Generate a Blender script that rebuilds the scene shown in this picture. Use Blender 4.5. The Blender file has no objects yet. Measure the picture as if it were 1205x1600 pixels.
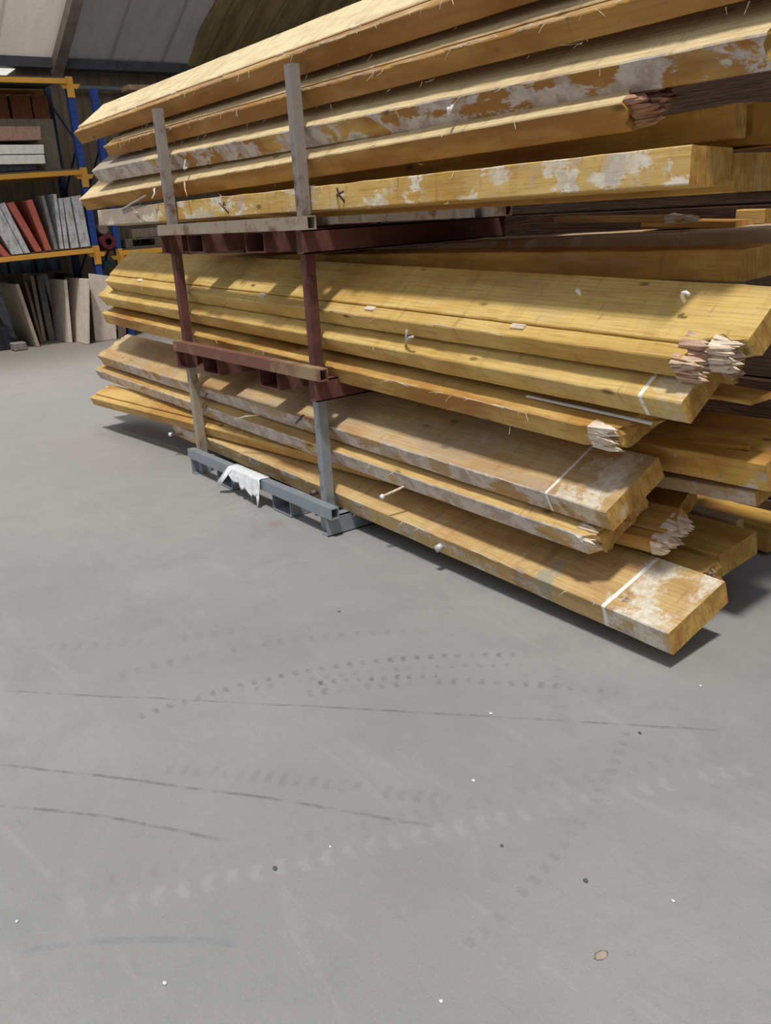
import bpy, bmesh, math, random
from mathutils import Vector, Matrix, noise

# ------------------------------------------------------------------ camera, light, exposure
sc = bpy.context.scene
C = bpy.data.collections.new('yard'); sc.collection.children.link(C)
cam = bpy.data.cameras.new('camera'); camo = bpy.data.objects.new('camera', cam); C.objects.link(camo)
R = Matrix(((0.5909724184589293, -0.23204394533918252, 0.7725977012988264),
            (0.8046339122207004, 0.23792434657049816, -0.5440186325976455),
            (-0.057583573397407314, 0.943158317961745, 0.3273171540484205)))
camo.matrix_world = Matrix.Translation((0, 0, 1.55)) @ R.to_4x4()
cam.sensor_fit = 'VERTICAL'; cam.sensor_height = 24.0; cam.sensor_width = 18.0
cam.lens = 24.0 * 1350 / 1600
cam.clip_start = 0.05; cam.clip_end = 200
sc.camera = camo

w = bpy.data.worlds.new('sky'); sc.world = w; w.use_nodes = True
nt = w.node_tree; bg = nt.nodes['Background']
tc = nt.nodes.new('ShaderNodeTexCoord'); sp = nt.nodes.new('ShaderNodeSeparateXYZ')
rp = nt.nodes.new('ShaderNodeValToRGB'); nt.links.new(tc.outputs['Generated'], sp.inputs[0])
nt.links.new(sp.outputs['Z'], rp.inputs[0])
rp.color_ramp.elements[0].position = 0.08; rp.color_ramp.elements[0].color = (0.34, 0.33, 0.33, 1)
rp.color_ramp.elements[1].position = 0.62; rp.color_ramp.elements[1].color = (0.92, 0.97, 1.08, 1)
nt.links.new(rp.outputs[0], bg.inputs['Color']); bg.inputs['Strength'].default_value = 0.62

sl = bpy.data.lights.new('daylight', 'SUN'); sl.energy = 2.9; sl.angle = math.radians(5); sl.color = (1.0, 0.965, 0.90)
so = bpy.data.objects.new('daylight', sl); C.objects.link(so)
so.rotation_euler = Vector((0.30, -0.30, 1.0)).to_track_quat('Z', 'Y').to_euler(); so.location = (0, 0, 9)

al = bpy.data.lights.new('rack_fill', 'AREA'); al.shape = 'RECTANGLE'; al.size = 1.2; al.size_y = 5.5; al.energy = 110; al.color = (1, .97, .92)  # unseen fill lamp, added to brighten the racking
ao = bpy.data.objects.new('rack_fill', al); C.objects.link(ao); ao.location = (-10.3, 3.0, 6.4)
ao.rotation_euler = Vector((.75, 0, 1)).to_track_quat('Z', 'Y').to_euler()

sc.view_settings.view_transform = 'Standard'; sc.view_settings.look = 'None'
sc.view_settings.gamma = 1.0; sc.view_settings.use_curve_mapping = False
sc.view_settings.exposure = 0.0
rnd = random.Random(7)

# ------------------------------------------------------------------ helpers
def link(o, parent=None):
    C.objects.link(o)
    if parent: o.parent = parent
    return o
def tag(o, label, cat, group=None):
    o['label'] = label; o['category'] = cat
    if group: o['group'] = group
    return o
def obj(name, bm, mats, parent=None, smooth=False, recalc=True):
    if recalc: bmesh.ops.recalc_face_normals(bm, faces=bm.faces)
    me = bpy.data.meshes.new(name); bm.to_mesh(me); bm.free()
    for m in (mats if isinstance(mats, (list, tuple)) else [mats]): me.materials.append(m)
    if smooth:
        for p in me.polygons: p.use_smooth = True
    return link(bpy.data.objects.new(name, me), parent)
def empty(name, loc=(0, 0, 0)):
    o = bpy.data.objects.new(name, None); o.location = loc; o.empty_display_size = .1
    return link(o)
def box(bm, x0, x1, y0, y1, z0, z1, mi=0):
    vs = [bm.verts.new(p) for p in ((x0,y0,z0),(x1,y0,z0),(x1,y1,z0),(x0,y1,z0),(x0,y0,z1),(x1,y0,z1),(x1,y1,z1),(x0,y1,z1))]
    for f in ((0,3,2,1),(4,5,6,7),(0,1,5,4),(1,2,6,5),(2,3,7,6),(3,0,4,7)):
        bm.faces.new([vs[i] for i in f]).material_index = mi
    return vs
def bevel(bm, r, seg=1):
    bmesh.ops.bevel(bm, geom=list(bm.edges), offset=r, segments=seg, affect='EDGES', clamp_overlap=True)
def bxo(name, x0, x1, y0, y1, z0, z1, m, parent=None, bev=.003):
    bm = bmesh.new(); box(bm, x0, x1, y0, y1, z0, z1)
    if bev: bevel(bm, bev)
    return obj(name, bm, m, parent)
def tube_rect(bm, p0, p1, axis, a0, a1, b0, b1, th=.005):
    """hollow rectangular tube from p0 to p1 along axis 'x','y' or 'z', open at both ends"""
    o = [(a0,b0),(a1,b0),(a1,b1),(a0,b1)]; i = [(a0+th,b0+th),(a1-th,b0+th),(a1-th,b1-th),(a0+th,b1-th)]
    def P(t, ab):
        if axis == 'x': return (t, ab[0], ab[1])
        if axis == 'y': return (ab[0], t, ab[1])
        return (ab[0], ab[1], t)
    V = [[bm.verts.new(P(t, q)) for q in ring] for t in (p0, p1) for ring in (o, i)]
    for k in range(4):
        n = (k+1) % 4
        bm.faces.new((V[0][k], V[0][n], V[2][n], V[2][k])); bm.faces.new((V[1][k], V[3][k], V[3][n], V[1][n]))
        bm.faces.new((V[0][k], V[1][k], V[1][n], V[0][n])); bm.faces.new((V[2][k], V[2][n], V[3][n], V[3][k]))
def tube(bm, pts, r, n=8, cap=True, r2=None):
    rings = []; pts = [Vector(p) for p in pts]
    for i, p in enumerate(pts):
        d = (pts[min(i+1, len(pts)-1)] - pts[max(i-1, 0)]).normalized()
        a = d.orthogonal().normalized(); b = d.cross(a)
        if rings and True:
            a = (la - d * la.dot(d)).normalized(); b = d.cross(a)
        la = a
        rr = r if r2 is None else r + (r2 - r) * i / (len(pts)-1)
        rings.append([bm.verts.new(p + rr*(math.cos(2*math.pi*k/n)*a + math.sin(2*math.pi*k/n)*b)) for k in range(n)])
    for A, B in zip(rings, rings[1:]):
        for k in range(n): bm.faces.new((A[k], A[(k+1) % n], B[(k+1) % n], B[k]))
    if cap: bm.faces.new(rings[0][::-1]); bm.faces.new(rings[-1])

# ------------------------------------------------------------------ material helpers
class NT:
    def __init__(s, name):
        s.m = bpy.data.materials.new(name); s.m.use_nodes = True; s.t = s.m.node_tree
        s.b = s.t.nodes['Principled BSDF']
    def n(s, ty, **kw):
        x = s.t.nodes.new(ty)
        for k, v in kw.items(): setattr(x, k, v)
        return x
    def l(s, a, b): s.t.links.new(a, b)
    def v(s, a, sock):
        if isinstance(a, (int, float)): sock.default_value = a
        elif isinstance(a, tuple): sock.default_value = a if len(a) == 4 or sock.type == 'VECTOR' else a + (1,)
        else: s.l(a, sock)
    def math(s, op, a, b=None, c=None, clamp=False):
        x = s.n('ShaderNodeMath', operation=op); x.use_clamp = clamp
        s.v(a, x.inputs[0])
        if b is not None: s.v(b, x.inputs[1])
        if c is not None: s.v(c, x.inputs[2])
        return x.outputs[0]
    def mix(s, f, a, b, mode='MIX'):
        x = s.n('ShaderNodeMix', data_type='RGBA', blend_type=mode)
        s.v(f, x.inputs[0]); s.v(a, x.inputs[6]); s.v(b, x.inputs[7]); return x.outputs[2]
    def noise(s, vec, scale, detail=3, rough=.6, dist=0):
        x = s.n('ShaderNodeTexNoise'); s.l(vec, x.inputs['Vector'])
        x.inputs['Scale'].default_value = scale; x.inputs['Detail'].default_value = detail
        x.inputs['Roughness'].default_value = rough; x.inputs['Distortion'].default_value = dist
        return x.outputs[0]
    def step(s, a, lo, hi):
        x = s.n('ShaderNodeMapRange', interpolation_type='SMOOTHSTEP'); s.v(a, x.inputs[0])
        x.inputs[1].default_value = lo; x.inputs[2].default_value = hi; return x.outputs[0]
    def mapv(s, vec, scale=(1,1,1), loc=(0,0,0)):
        x = s.n('ShaderNodeMapping'); s.l(vec, x.inputs[0])
        x.inputs['Scale'].default_value = scale
        if isinstance(loc, tuple): x.inputs['Location'].default_value = loc
        else: s.l(loc, x.inputs['Location'])
        return x.outputs[0]
    def sep(s, vec):
        x = s.n('ShaderNodeSeparateXYZ'); s.l(vec, x.inputs[0]); return x.outputs
    def bump(s, h, strength, dist=.01):
        x = s.n('ShaderNodeBump'); s.l(h, x.inputs['Height']); x.inputs['Strength'].default_value = strength
        x.inputs['Distance'].default_value = dist; s.l(x.outputs[0], s.b.inputs['Normal'])
    def fin(s, col, rough=.7, metal=0., spec=.4):
        s.v(col, s.b.inputs['Base Color']); s.v(rough, s.b.inputs['Roughness'])
        s.b.inputs['Metallic'].default_value = metal; s.b.inputs['Specular IOR Level'].default_value = spec
        return s.m

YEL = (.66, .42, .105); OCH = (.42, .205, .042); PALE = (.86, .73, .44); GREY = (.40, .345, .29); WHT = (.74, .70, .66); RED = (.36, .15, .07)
def wood_mat(name, seed=0., pale=.1, white=.1, grey=.0, red=.0, rich=.4, stripes=(), washes=(), greyend=None, knots=1., tan=0., yel=0., fw=0., wd=.3, tt=.10, fwc=((.66, .62, .58), (.44, .38, .35))):
    """yellow coated timber: grain, knots, orange stain, lime wash; local x runs along the beam, +z is the broad face"""
    k = NT(name); tc = k.n('ShaderNodeTexCoord').outputs['Object']
    v = k.mapv(tc, (1, 1, 1), (seed*3.7, seed*1.9, seed*.77))
    X, Y, Z = k.sep(tc)
    big = k.noise(k.mapv(v, (.9, 3., 3.)), 1.7, 3, .6)
    grain = k.noise(k.mapv(v, (2.2, 46, 46)), 2.4, 4, .62, .5)
    cross = k.noise(k.mapv(v, (9, 1.4, 1.4)), 2.2, 2, .5)
    base = tuple(a + (b-a)*yel for a, b in zip(YEL, (.69, .505, .165))); base = tuple(a + (b-a)*tan for a, b in zip(base, (.52, .39, .23)))
    och = tuple(a + (b-a)*tan for a, b in zip(OCH, (.40, .26, .13)))
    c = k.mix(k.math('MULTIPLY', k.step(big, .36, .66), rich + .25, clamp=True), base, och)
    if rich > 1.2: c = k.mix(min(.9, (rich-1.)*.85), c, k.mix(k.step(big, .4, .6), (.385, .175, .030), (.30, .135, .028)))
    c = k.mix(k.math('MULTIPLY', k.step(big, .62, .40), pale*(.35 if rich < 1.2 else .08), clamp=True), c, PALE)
    if pale > .5: c = k.mix(k.math('MULTIPLY', k.step(Z, tt/2-.007, tt/2-.003), min(1, pale), clamp=True), c, PALE)  # paler planed top face, with some of the light on it put into the colour
    c = k.mix(k.math('MULTIPLY', k.step(grain, .5, .68), .45), c, (.34, .17, .04))
    c = k.mix(k.math('MULTIPLY', k.step(cross, .56, .66), .22), c, (.40, .22, .07))
    # long cathedral grain lines
    wv = k.n('ShaderNodeTexWave', wave_type='BANDS', bands_direction='Y'); k.l(k.mapv(v, (.25, 1, 1)), wv.inputs[0])
    wv.inputs['Scale'].default_value = 16; wv.inputs['Distortion'].default_value = 5; wv.inputs['Detail'].default_value = 3; wv.inputs['Detail Scale'].default_value = .8
    c = k.mix(k.math('MULTIPLY', k.step(wv.outputs[0], .70, .98), .22), c, (.38, .19, .045))
    st_ = k.noise(k.mapv(v, (.45, 15, 8), (6, 2, 9)), 1.5, 4, .65); c = k.mix(k.math('MULTIPLY', k.step(st_, .52, .68), .42), c, k.mix(.5, c, (.27, .135, .06)))
    st2 = k.noise(k.mapv(v, (.8, 11, 8), (2, 5, 1)), 1.3, 4, .7); c = k.mix(k.math('MULTIPLY', k.step(st2, .58, .70), .25), c, k.mix(.4, c, (.62, .55, .42)))
    # knots
    vo = k.n('ShaderNodeTexVoronoi'); k.l(k.mapv(v, (3.2, 8, 8)), vo.inputs['Vector']); vo.inputs['Scale'].default_value = 1.; vo.inputs['Randomness'].default_value = 1.
    kn = k.math('MULTIPLY', k.step(vo.outputs['Distance'], .13, .045), .8*knots, clamp=True)
    c = k.mix(kn, c, (.13, .075, .035))
    # grime specks
    sp_ = k.noise(v, 55, 2, .7); c = k.mix(k.math('MULTIPLY', k.step(sp_, .64, .74), .35), c, (.22, .15, .08))
    vb = k.noise(k.mapv(v, (16, 3, 3), (8, 1, 6)), 1.5, 3, .65); c = k.mix(k.math('MULTIPLY', k.step(vb, .60, .70), .35), c, (.20, .13, .07))
    # rust-red staining
    rs = k.noise(k.mapv(v, (1.4, 5, 5), (3, 7, 1)), 1.6, 3, .6)
    c = k.mix(k.math('MULTIPLY', k.step(rs, .5, .66), .25 + red, clamp=True), c, k.mix(.5, c, RED))
    # grey weathering
    gr = k.noise(k.mapv(v, (1.1, 3, 3), (11, 2, 5)), 2.1, 4, .65)
    c = k.mix(k.math('MULTIPLY', k.step(gr, .60 - .35*grey, .72 - .30*grey), .15 + .75*grey, clamp=True), c, k.mix(.25, GREY, c))
    if greyend is not None:      # beams whose end weathered grey up to a point along their length
        g = k.step(k.math('ADD', X, k.math('MULTIPLY', gr, .5)), greyend + .45, greyend + .15)
        c = k.mix(k.math('MULTIPLY', g, .9), c, (.40, .34, .28))
    # lime-wash patches
    wh = k.noise(k.mapv(v, (3.2, 5, 5), (5, 9, 2)), 1.5, 7, .74, .1)
    wf = k.math('MULTIPLY', k.step(wh, .64 - .20*white, .76 - .18*white), .25 + .65*white if white > .02 else 0., clamp=True)
    wf = k.math('MULTIPLY', wf, k.step(k.noise(v, 34, 3, .7), .30, .52))
    c = k.mix(wf, c, WHT)
    if fw:                              # lime and glue smeared over the narrow front face only
        fm = k.step(Y, -wd/2+.007, -wd/2+.003); fn = k.noise(k.mapv(v, (2.6, 1, 5), (7, 1, 3)), 1.5, 6, .66, .3)
        fc = k.mix(k.step(k.noise(v, 12, 4, .7), .4, .62), *fwc)
        c = k.mix(k.math('MULTIPLY', fm, k.math('MULTIPLY', k.step(fn, .60 - .2*fw, .645 - .2*fw), .85)), c, fc)
    if white > .3:
        w2 = k.noise(k.mapv(v, (7, 4, 4), (1, 4, 2)), 1.2, 4, .7)
        c = k.mix(k.math('MULTIPLY', k.step(w2, .55, .63), .6), c, (.50, .44, .40))
    # painted cross stripes and washes given as (position along x, half width, amount)
    for wsh in washes:
        sx, hw, am = wsh[:3]; wcol = wsh[3] if len(wsh) > 3 else None
        d = k.math('ABSOLUTE', k.math('SUBTRACT', X, sx))
        wn = k.noise(v, 9, 5, .75, .2)
        f = k.math('MULTIPLY', k.step(k.math('ADD', k.math('DIVIDE', d, hw), k.math('MULTIPLY', wn, 1.6)), 1.75, 1.5), am)
        c = k.mix(k.math('MULTIPLY', f, k.step(k.noise(k.mapv(v, (5, 5, 5), (2, 8, 3)), 1.3, 6, .72, .15), .43, .53)), c, wcol or k.mix(k.step(k.noise(v, 40, 3, .7), .4, .6), (.76, .72, .62), (.62, .55, .42)))
    for sx, hw, am in stripes:
        d = k.math('ABSOLUTE', k.math('SUBTRACT', X, sx))
        wn = k.noise(v, 30, 2, .6)
        f = k.math('MULTIPLY', k.math('MULTIPLY', k.step(d, hw*1.25, hw*.8), am), k.step(wn, .26, .42))
        c = k.mix(f, c, (.90, .89, .86))
    k.bump(k.math('ADD', grain, k.math('MULTIPLY', sp_, .4)), .35, .003)
    return k.fin(c, k.math('ADD', k.math('MULTIPLY', grain, .2), .52), 0, .20)
def end_mat(name, seed, warm=.5):
    k = NT(name); tc = k.n('ShaderNodeTexCoord').outputs['Object']
    v = k.mapv(tc, (1, 1, 1), (seed, seed*2, seed*3)); X, Y, Z = k.sep(tc)
    n = k.noise(v, 14, 4, .6); ln = k.noise(k.mapv(v, (4, 60, 12)), 2, 3, .6)
    c = k.mix(k.step(n, .35, .65), (.60, .37, .10), (.42, .22, .055))
    c = k.mix(k.math('MULTIPLY', k.step(ln, .5, .66), .5), c, (.26, .14, .05))
    fr = k.math('ABSOLUTE', k.math('SUBTRACT', k.math('FRACT', k.math('ADD', k.math('MULTIPLY', Y, 21.), k.math('MULTIPLY', Z, 1.5))), .5))
    c = k.mix(k.math('MULTIPLY', k.step(fr, .05, .015), .45), c, (.16, .085, .03))
    c = k.mix(k.math('MULTIPLY', k.step(k.noise(v, 5, 4, .7), .56, .68), warm), c, (.52, .45, .33))
    k.bump(ln, .4, .003)
    return k.fin(c, .7, 0, .25)
def splint_mat(name, col=(.74, .58, .42), dark=(.36, .20, .13), patch=(.56, .34, .25)):
    k = NT(name); tc = k.n('ShaderNodeTexCoord').outputs['Object']
    n = k.noise(k.mapv(tc, (3, 60, 60)), 2.2, 4, .7); n2 = k.noise(tc, 9, 3, .6)
    c = k.mix(k.step(n, .42, .62), col, dark); c = k.mix(k.math('MULTIPLY', k.step(n2, .5, .62),   .5), c, patch)
    k.bump(n, .8, .006); return k.fin(c, .85, 0, .1)
SPL = splint_mat('torn wood'); SPLP = splint_mat('pale torn wood', (.86, .78, .64), (.62, .46, .32)); SPLR = splint_mat('red torn wood', (.44, .25, .17), (.20, .09, .06))
def metal_mat(name, base, rust=(.15, .055, .04), amt=.5, worn=(.40, .38, .35), rough=.6, metal=.2, sc_=6., streak=.4):
    k = NT(name); tc = k.n('ShaderNodeTexCoord').outputs['Object']
    n = k.noise(tc, sc_, 5, .7); n2 = k.noise(tc, 45, 3, .7); n3 = k.noise(k.mapv(tc, (1, 1, .25), (4, 2, 1)), 14, 3, .6)
    c = k.mix(k.step(n, .62 - amt*.4, .78 - amt*.4), base, rust)
    c = k.mix(k.math('MULTIPLY', k.step(n3, .55, .7), streak), c, worn)
    c = k.mix(k.math('MULTIPLY', k.step(n2, .58, .7), .35), c, k.mix(.5, c, (.05, .03, .03)))
    k.bump(n2, .3, .002); return k.fin(c, rough, metal, .4)
def plain_mat(name, col, rough=.7, var=.25, scale=12., metal=0., dark=None, spec=.35):
    k = NT(name); tc = k.n('ShaderNodeTexCoord').outputs['Object']
    n = k.noise(tc, scale, 4, .65)
    d = dark or tuple(q*.55 for q in col)
    c = k.mix(k.math('MULTIPLY', k.step(n, .4, .7), var*2, clamp=True), col, d)
    k.bump(n, .2, .003); return k.fin(c, rough, metal, spec)

# ------------------------------------------------------------------ floor (concrete with tyre tracks)
k = NT('concrete floor'); g = k.n('ShaderNodeNewGeometry').outputs['Position']; X, Y, Z = k.sep(g)
n1 = k.noise(g, .55, 4, .6); n2 = k.noise(g, 3.2, 5, .7, .4); n3 = k.noise(g, 26, 4, .7); n4 = k.noise(g, 160, 2, .7)
n6 = k.noise(k.mapv(g, (3, 26, 1)), 2.2, 4, .75, .8)
n5 = k.noise(k.mapv(g, (1.2, 5, 1)), 1.1, 5, .7, 1.2)
c = k.mix(k.step(n1, .34, .66), (.318, .314, .308), (.268, .267, .265))
c = k.mix(k.math('MULTIPLY', k.step(n2, .45, .68), .55), c, (.245, .245, .245))
c = k.mix(k.math('MULTIPLY', k.step(n5, .53, .68), .24), c, (.39, .38, .365))
c = k.mix(k.math('MULTIPLY', k.step(n3, .50, .70), .25), c, (.23, .225, .22))
c = k.mix(k.math('MULTIPLY', k.step(n6, .56, .72), .22), c, (.20, .197, .195))
c = k.mix(k.math('MULTIPLY', k.step(n4, .60, .72), .35), c, (.44, .43, .42))
c = k.mix(k.math('MULTIPLY', k.step(n4, .40, .30), .30), c, (.20, .195, .19))
c = k.mix(k.math('MULTIPLY', k.step(X, -3.2, -6.5), .5), c, (.345, .322, .298))
c = k.mix(k.math('MULTIPLY', k.step(X, -10.0, -13.), .9), c, (.19, .17, .145))   # darker colour towards the racking, offsetting the added lamp's light
def circ(p, q, r):
    ax, ay = p; bx, by = q; cx, cy = r
    d = 2*(ax*(by-cy)+bx*(cy-ay)+cx*(ay-by))
    ux = ((ax*ax+ay*ay)*(by-cy)+(bx*bx+by*by)*(cy-ay)+(cx*cx+cy*cy)*(ay-by))/d
    uy = ((ax*ax+ay*ay)*(cx-bx)+(bx*bx+by*by)*(ax-cx)+(cx*cx+cy*cy)*(bx-ax))/d
    return ux, uy, math.hypot(ax-ux, ay-uy)
wob = k.math('MULTIPLY', k.math('SUBTRACT', k.noise(g, 2.6, 3, .6), .5), .05)
def track(pa, pb, pc, width, col, amt, lug=0., pad=.12, edge=False):
    """worn arc through three floor points; lug = spacing of the tyre-tread blocks"""
    global c
    ux, uy, r = circ(pa, pb, pc)
    dx = k.math('SUBTRACT', X, ux); dy = k.math('SUBTRACT', Y, uy)
    rr = k.math('SQRT', k.math('ADD', k.math('MULTIPLY', dx, dx), k.math('MULTIPLY', dy, dy)))
    dr = k.math('ADD', k.math('SUBTRACT', rr, r), k.math('MULTIPLY', wob, .5))
    ad = k.math('ABSOLUTE', dr)
    mx, my = (pa[0]+pc[0])/2, (pa[1]+pc[1])/2; half = math.hypot(pa[0]-pc[0], pa[1]-pc[1])/2
    ddx = k.math('SUBTRACT', X, mx); ddy = k.math('SUBTRACT', Y, my)
    dist = k.math('SQRT', k.math('ADD', k.math('MULTIPLY', ddx, ddx), k.math('MULTIPLY', ddy, ddy)))
    f = k.math('MULTIPLY', k.step(ad, width, width*.55), k.step(dist, half*1.08, half*(1-pad)))
    if lug:
        s = k.math('MULTIPLY', k.math('ARCTAN2', dy, dx), r/lug)
        s = k.math('ADD', s, k.math('MULTIPLY', k.math('ABSOLUTE', dr), 5.))
        tr = k.math('ABSOLUTE', k.math('SUBTRACT', k.math('FRACT', s), .5))
        band = k.step(k.math('ADD', tr, k.math('MULTIPLY', k.math('SUBTRACT', k.noise(g, 60, 2, .6), .5), .35)), .16, .40) if not edge else k.step(k.math('ADD', tr, k.math('MULTIPLY', k.math('SUBTRACT', k.noise(g, 70, 2, .6), .5), .3)), .22, .42)
        f = k.math('MULTIPLY', f, band)
    f = k.math('MULTIPLY', f, k.math('MULTIPLY', k.step(k.noise(g, 9, 5, .75), .36, .60), amt*.75))
    c = k.mix(f, c, col)
DK = (.13, .125, .12); LT = (.43, .42, .41)
track((-3.081,.423), (-2.428,1.041), (-1.3,2.079), .007, DK, .75)
track((-2.599,.309), (-2.044,.763), (-1.518,1.148), .008, DK, .8)
track((-2.388,.26), (-2.104,.499), (-1.828,.697), .008, DK, .8)
track((-1.786,.175), (-1.664,.372), (-1.485,.56), .012, (.19,.19,.20), .6)
track((-1.797,.357), (-1.512,1.078), (-1.087,2.054), .040, LT, .34, .06)
track((-1.90,.36), (-1.60,1.09), (-1.18,2.08), .03, (.20,.195,.19), .35, .05)
track((-2.567,.72), (-2.432,1.379), (-2.005,1.99), .022, DK, .8, .05, edge=True)
track((-2.49,1.05), (-2.34,1.42), (-1.93,1.96), .018, DK, .55, .05, edge=True)
track((-2.36,1.30), (-2.22,1.52), (-2.10,1.68), .020, (.09,.088,.085), .95, .045, edge=True)
track((-2.311,1.251), (-2.068,1.65), (-1.609,2.038), .026, DK, .6, .05, edge=True)
track((-2.248,.69), (-1.987,.921), (-1.566,1.255), .035, DK, .35, .045)
track((-2.9,.75), (-2.75,1.3), (-2.45,1.8), .03, DK, .35, .06, edge=True)
track((-3.4,.55), (-3.1,.95), (-2.9,1.35), .04, DK, .30, .06)
track((-1.15,.9), (-1.25,1.4), (-1.5,1.95), .02, DK, .35, .05)
track((-10.03,2.0), (-10.031,2.6), (-10.035,3.4), .02, (.17,.15,.14), .7)
track((-7.2,1.0), (-6.9,1.7), (-6.9,2.6), .012, (.22,.21,.20), .5)
track((-4.9,1.35), (-4.6,1.75), (-4.62,2.0), .009, (.22,.21,.20), .45)
track((-4.6,1.35), (-4.3,1.75), (-4.35,2.0), .009, (.22,.21,.20), .45)
rust = k.noise(g, 5, 3, .6)
dd = k.math('SQRT', k.math('ADD', k.math('POWER', k.math('ADD', X, 3.93), 2.), k.math('POWER', k.math('SUBTRACT', Y, 2.03), 2.)))
c = k.mix(k.math('MULTIPLY', k.step(k.math('ADD', dd, k.math('MULTIPLY', rust, .1)), .12, .06), .5), c, (.27, .15, .09))
k.bump(k.math('ADD', k.math('MULTIPLY', n3, .6), n4), .22, .004)
FLOOR = k.fin(c, k.math('ADD', .52, k.math('MULTIPLY', n2, .25)), 0, .35)
bm = bmesh.new(); vs = [bm.verts.new(p) for p in ((-16, -6, 0), (5, -6, 0), (5, 12, 0), (-16, 12, 0), (-16, -6, -.15), (5, -6, -.15), (5, 12, -.15), (-16, 12, -.15))]
for f in ((0,1,2,3),(7,6,5,4),(0,4,5,1),(1,5,6,2),(2,6,7,3),(3,7,4,0)): bm.faces.new([vs[i] for i in f])
fl = obj('floor', bm, FLOOR); fl['kind'] = 'structure'

# ------------------------------------------------------------------ building shell
def corr_mat(name, col, dark, freq, seam=.0, var=.4, trans=0.):
    k = NT(name); g = k.n('ShaderNodeNewGeometry').outputs['Position']; X, Y, Z = k.sep(g)
    fr = k.math('ABSOLUTE', k.math('SUBTRACT', k.math('FRACT', k.math('MULTIPLY', Y, freq)), .5))
    n = k.noise(k.mapv(g, (.5, 3, .5)), 2, 4, .7); n2 = k.noise(g, 20, 3, .6)
    c = k.mix(k.step(n, .35, .7), col, dark)
    c = k.mix(k.math('MULTIPLY', k.step(fr, .06, .0), .5), c, tuple(q*.5 for q in dark))
    c = k.mix(k.math('MULTIPLY', k.step(n2, .5, .7), .2), c, tuple(q*.6 for q in dark))
    k.bump(k.math('ADD', k.math('MULTIPLY', fr, 1.), k.math('MULTIPLY', n2, .2)), .5, .03)
    if trans:                          # translucency added to brighten the sheeting from above
        tr = k.n('ShaderNodeBsdfTranslucent'); k.l(c, tr.inputs[0]); mx = k.n('ShaderNodeMixShader'); mx.inputs[0].default_value = trans
        k.l(k.b.outputs[0], mx.inputs[1]); k.l(tr.outputs[0], mx.inputs[2]); k.l(mx.outputs[0], k.t.nodes['Material Output'].inputs['Surface'])
    return k.fin(c, .7, .0, .3)
ROOFG = corr_mat('grey roof lining', (.60, .575, .585), (.52, .50, .51), 1.15, trans=.32)
ROOFL = corr_mat('lit roof lining', (.86, .81, .75), (.80, .76, .71), 1.15, trans=.55)  # the grey sheeting again, with the light falling on it painted in
ROOFB = corr_mat('brown roof boarding', (.60, .49, .24), (.36, .29, .14), 2.3, trans=.35)
WALLM = corr_mat('dark boarded wall', (.22, .175, .12), (.13, .11, .085), 3.)
EAVE = plain_mat('dark eaves steel', (.10, .11, .13), .6, .3, 8)
RAFT = plain_mat('pale rafter', (.36, .31, .27), .6, .3, 6)
def roof_strip(name, y0, y1, mat, wav=0., edge=0., dz=0.):
    bm = bmesh.new(); nx, ny = 14, max(2, int((y1-y0)*8)); sl_ = .53
    rows = []
    for s in (0, 1):
        g_ = []
        for i in range(nx+1):
            x = -15.05 + 3.4*i/nx; z = 3.98 + sl_*(x+15.05) + dz
            g_.append([bm.verts.new((x, y0 + (y1-y0)*j/ny + (edge*math.sin(i*1.3)*.03 if j == 0 else 0), z + wav*math.sin(j*1.7+i*.25) + .06*s)) for j in range(ny+1)])
        rows.append(g_)
    for i in range(nx):
        for j in range(ny):
            for s in (0, 1): bm.faces.new((rows[s][i][j], rows[s][i+1][j], rows[s][i+1][j+1], rows[s][i][j+1]))
    for i in range(nx):
        for j in (0, ny): bm.faces.new((rows[0][i][j], rows[0][i+1][j], rows[1][i+1][j], rows[1][i][j]))
    for j in range(ny):
        for i in (0, nx): bm.faces.new((rows[0][i][j], rows[0][i][j+1], rows[1][i][j+1], rows[1][i][j]))
    o = obj(name, bm, mat, smooth=True); o['kind'] = 'structure'; return o
roof_strip('ceiling', -2.0, 4.78, ROOFL, .004)
roof_strip('ceiling', 4.82, 11.5, ROOFG, .004)
roof_strip('ceiling', 6.93, 11.5, ROOFB, .03, 1., -.10)
def struct_box(name, *a, m=None, bev=.0):
    o = bxo(name, *a, m, None, bev); o['kind'] = 'structure'; return o
struct_box('wall_back', -15.3, -15.08, -2, 4.12, 0, 3.97, m=WALLM)
struct_box('wall_back', -15.3, -15.08, 4.12, 11.5, 0, 3.97, m=WALLM)
struct_box('wall_right', -15.0, 1.5, 11.3, 11.5, 0, 5.5, m=WALLM)
struct_box('light_block_wall', 1.5, 1.7, 2.6, 11.5, 0, 5.5, m=WALLM)  # unseen wall, added to keep light off the rear beams
struct_box('light_block_roof', -10.5, 1.7, 5.4, 11.5, 5.5, 5.7, m=WALLM)  # unseen cover, added to block light from the back
struct_box('trim_1', -15.06, -14.8, -2, 11.3, 3.93, 4.07, m=EAVE)
bm = bmesh.new()
vs = box(bm, 0, 4.7, 4.72, 4.88, -.17, -.01)
bmesh.ops.rotate(bm, verts=bm.verts, cent=(0, 0, 0), matrix=Matrix.Rotation(-math.atan(.53), 3, 'Y'))
bmesh.ops.translate(bm, verts=bm.verts, vec=(-15.0, 0, 3.97)); o = obj('trim_2', bm, RAFT); o['kind'] = 'structure'
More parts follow.
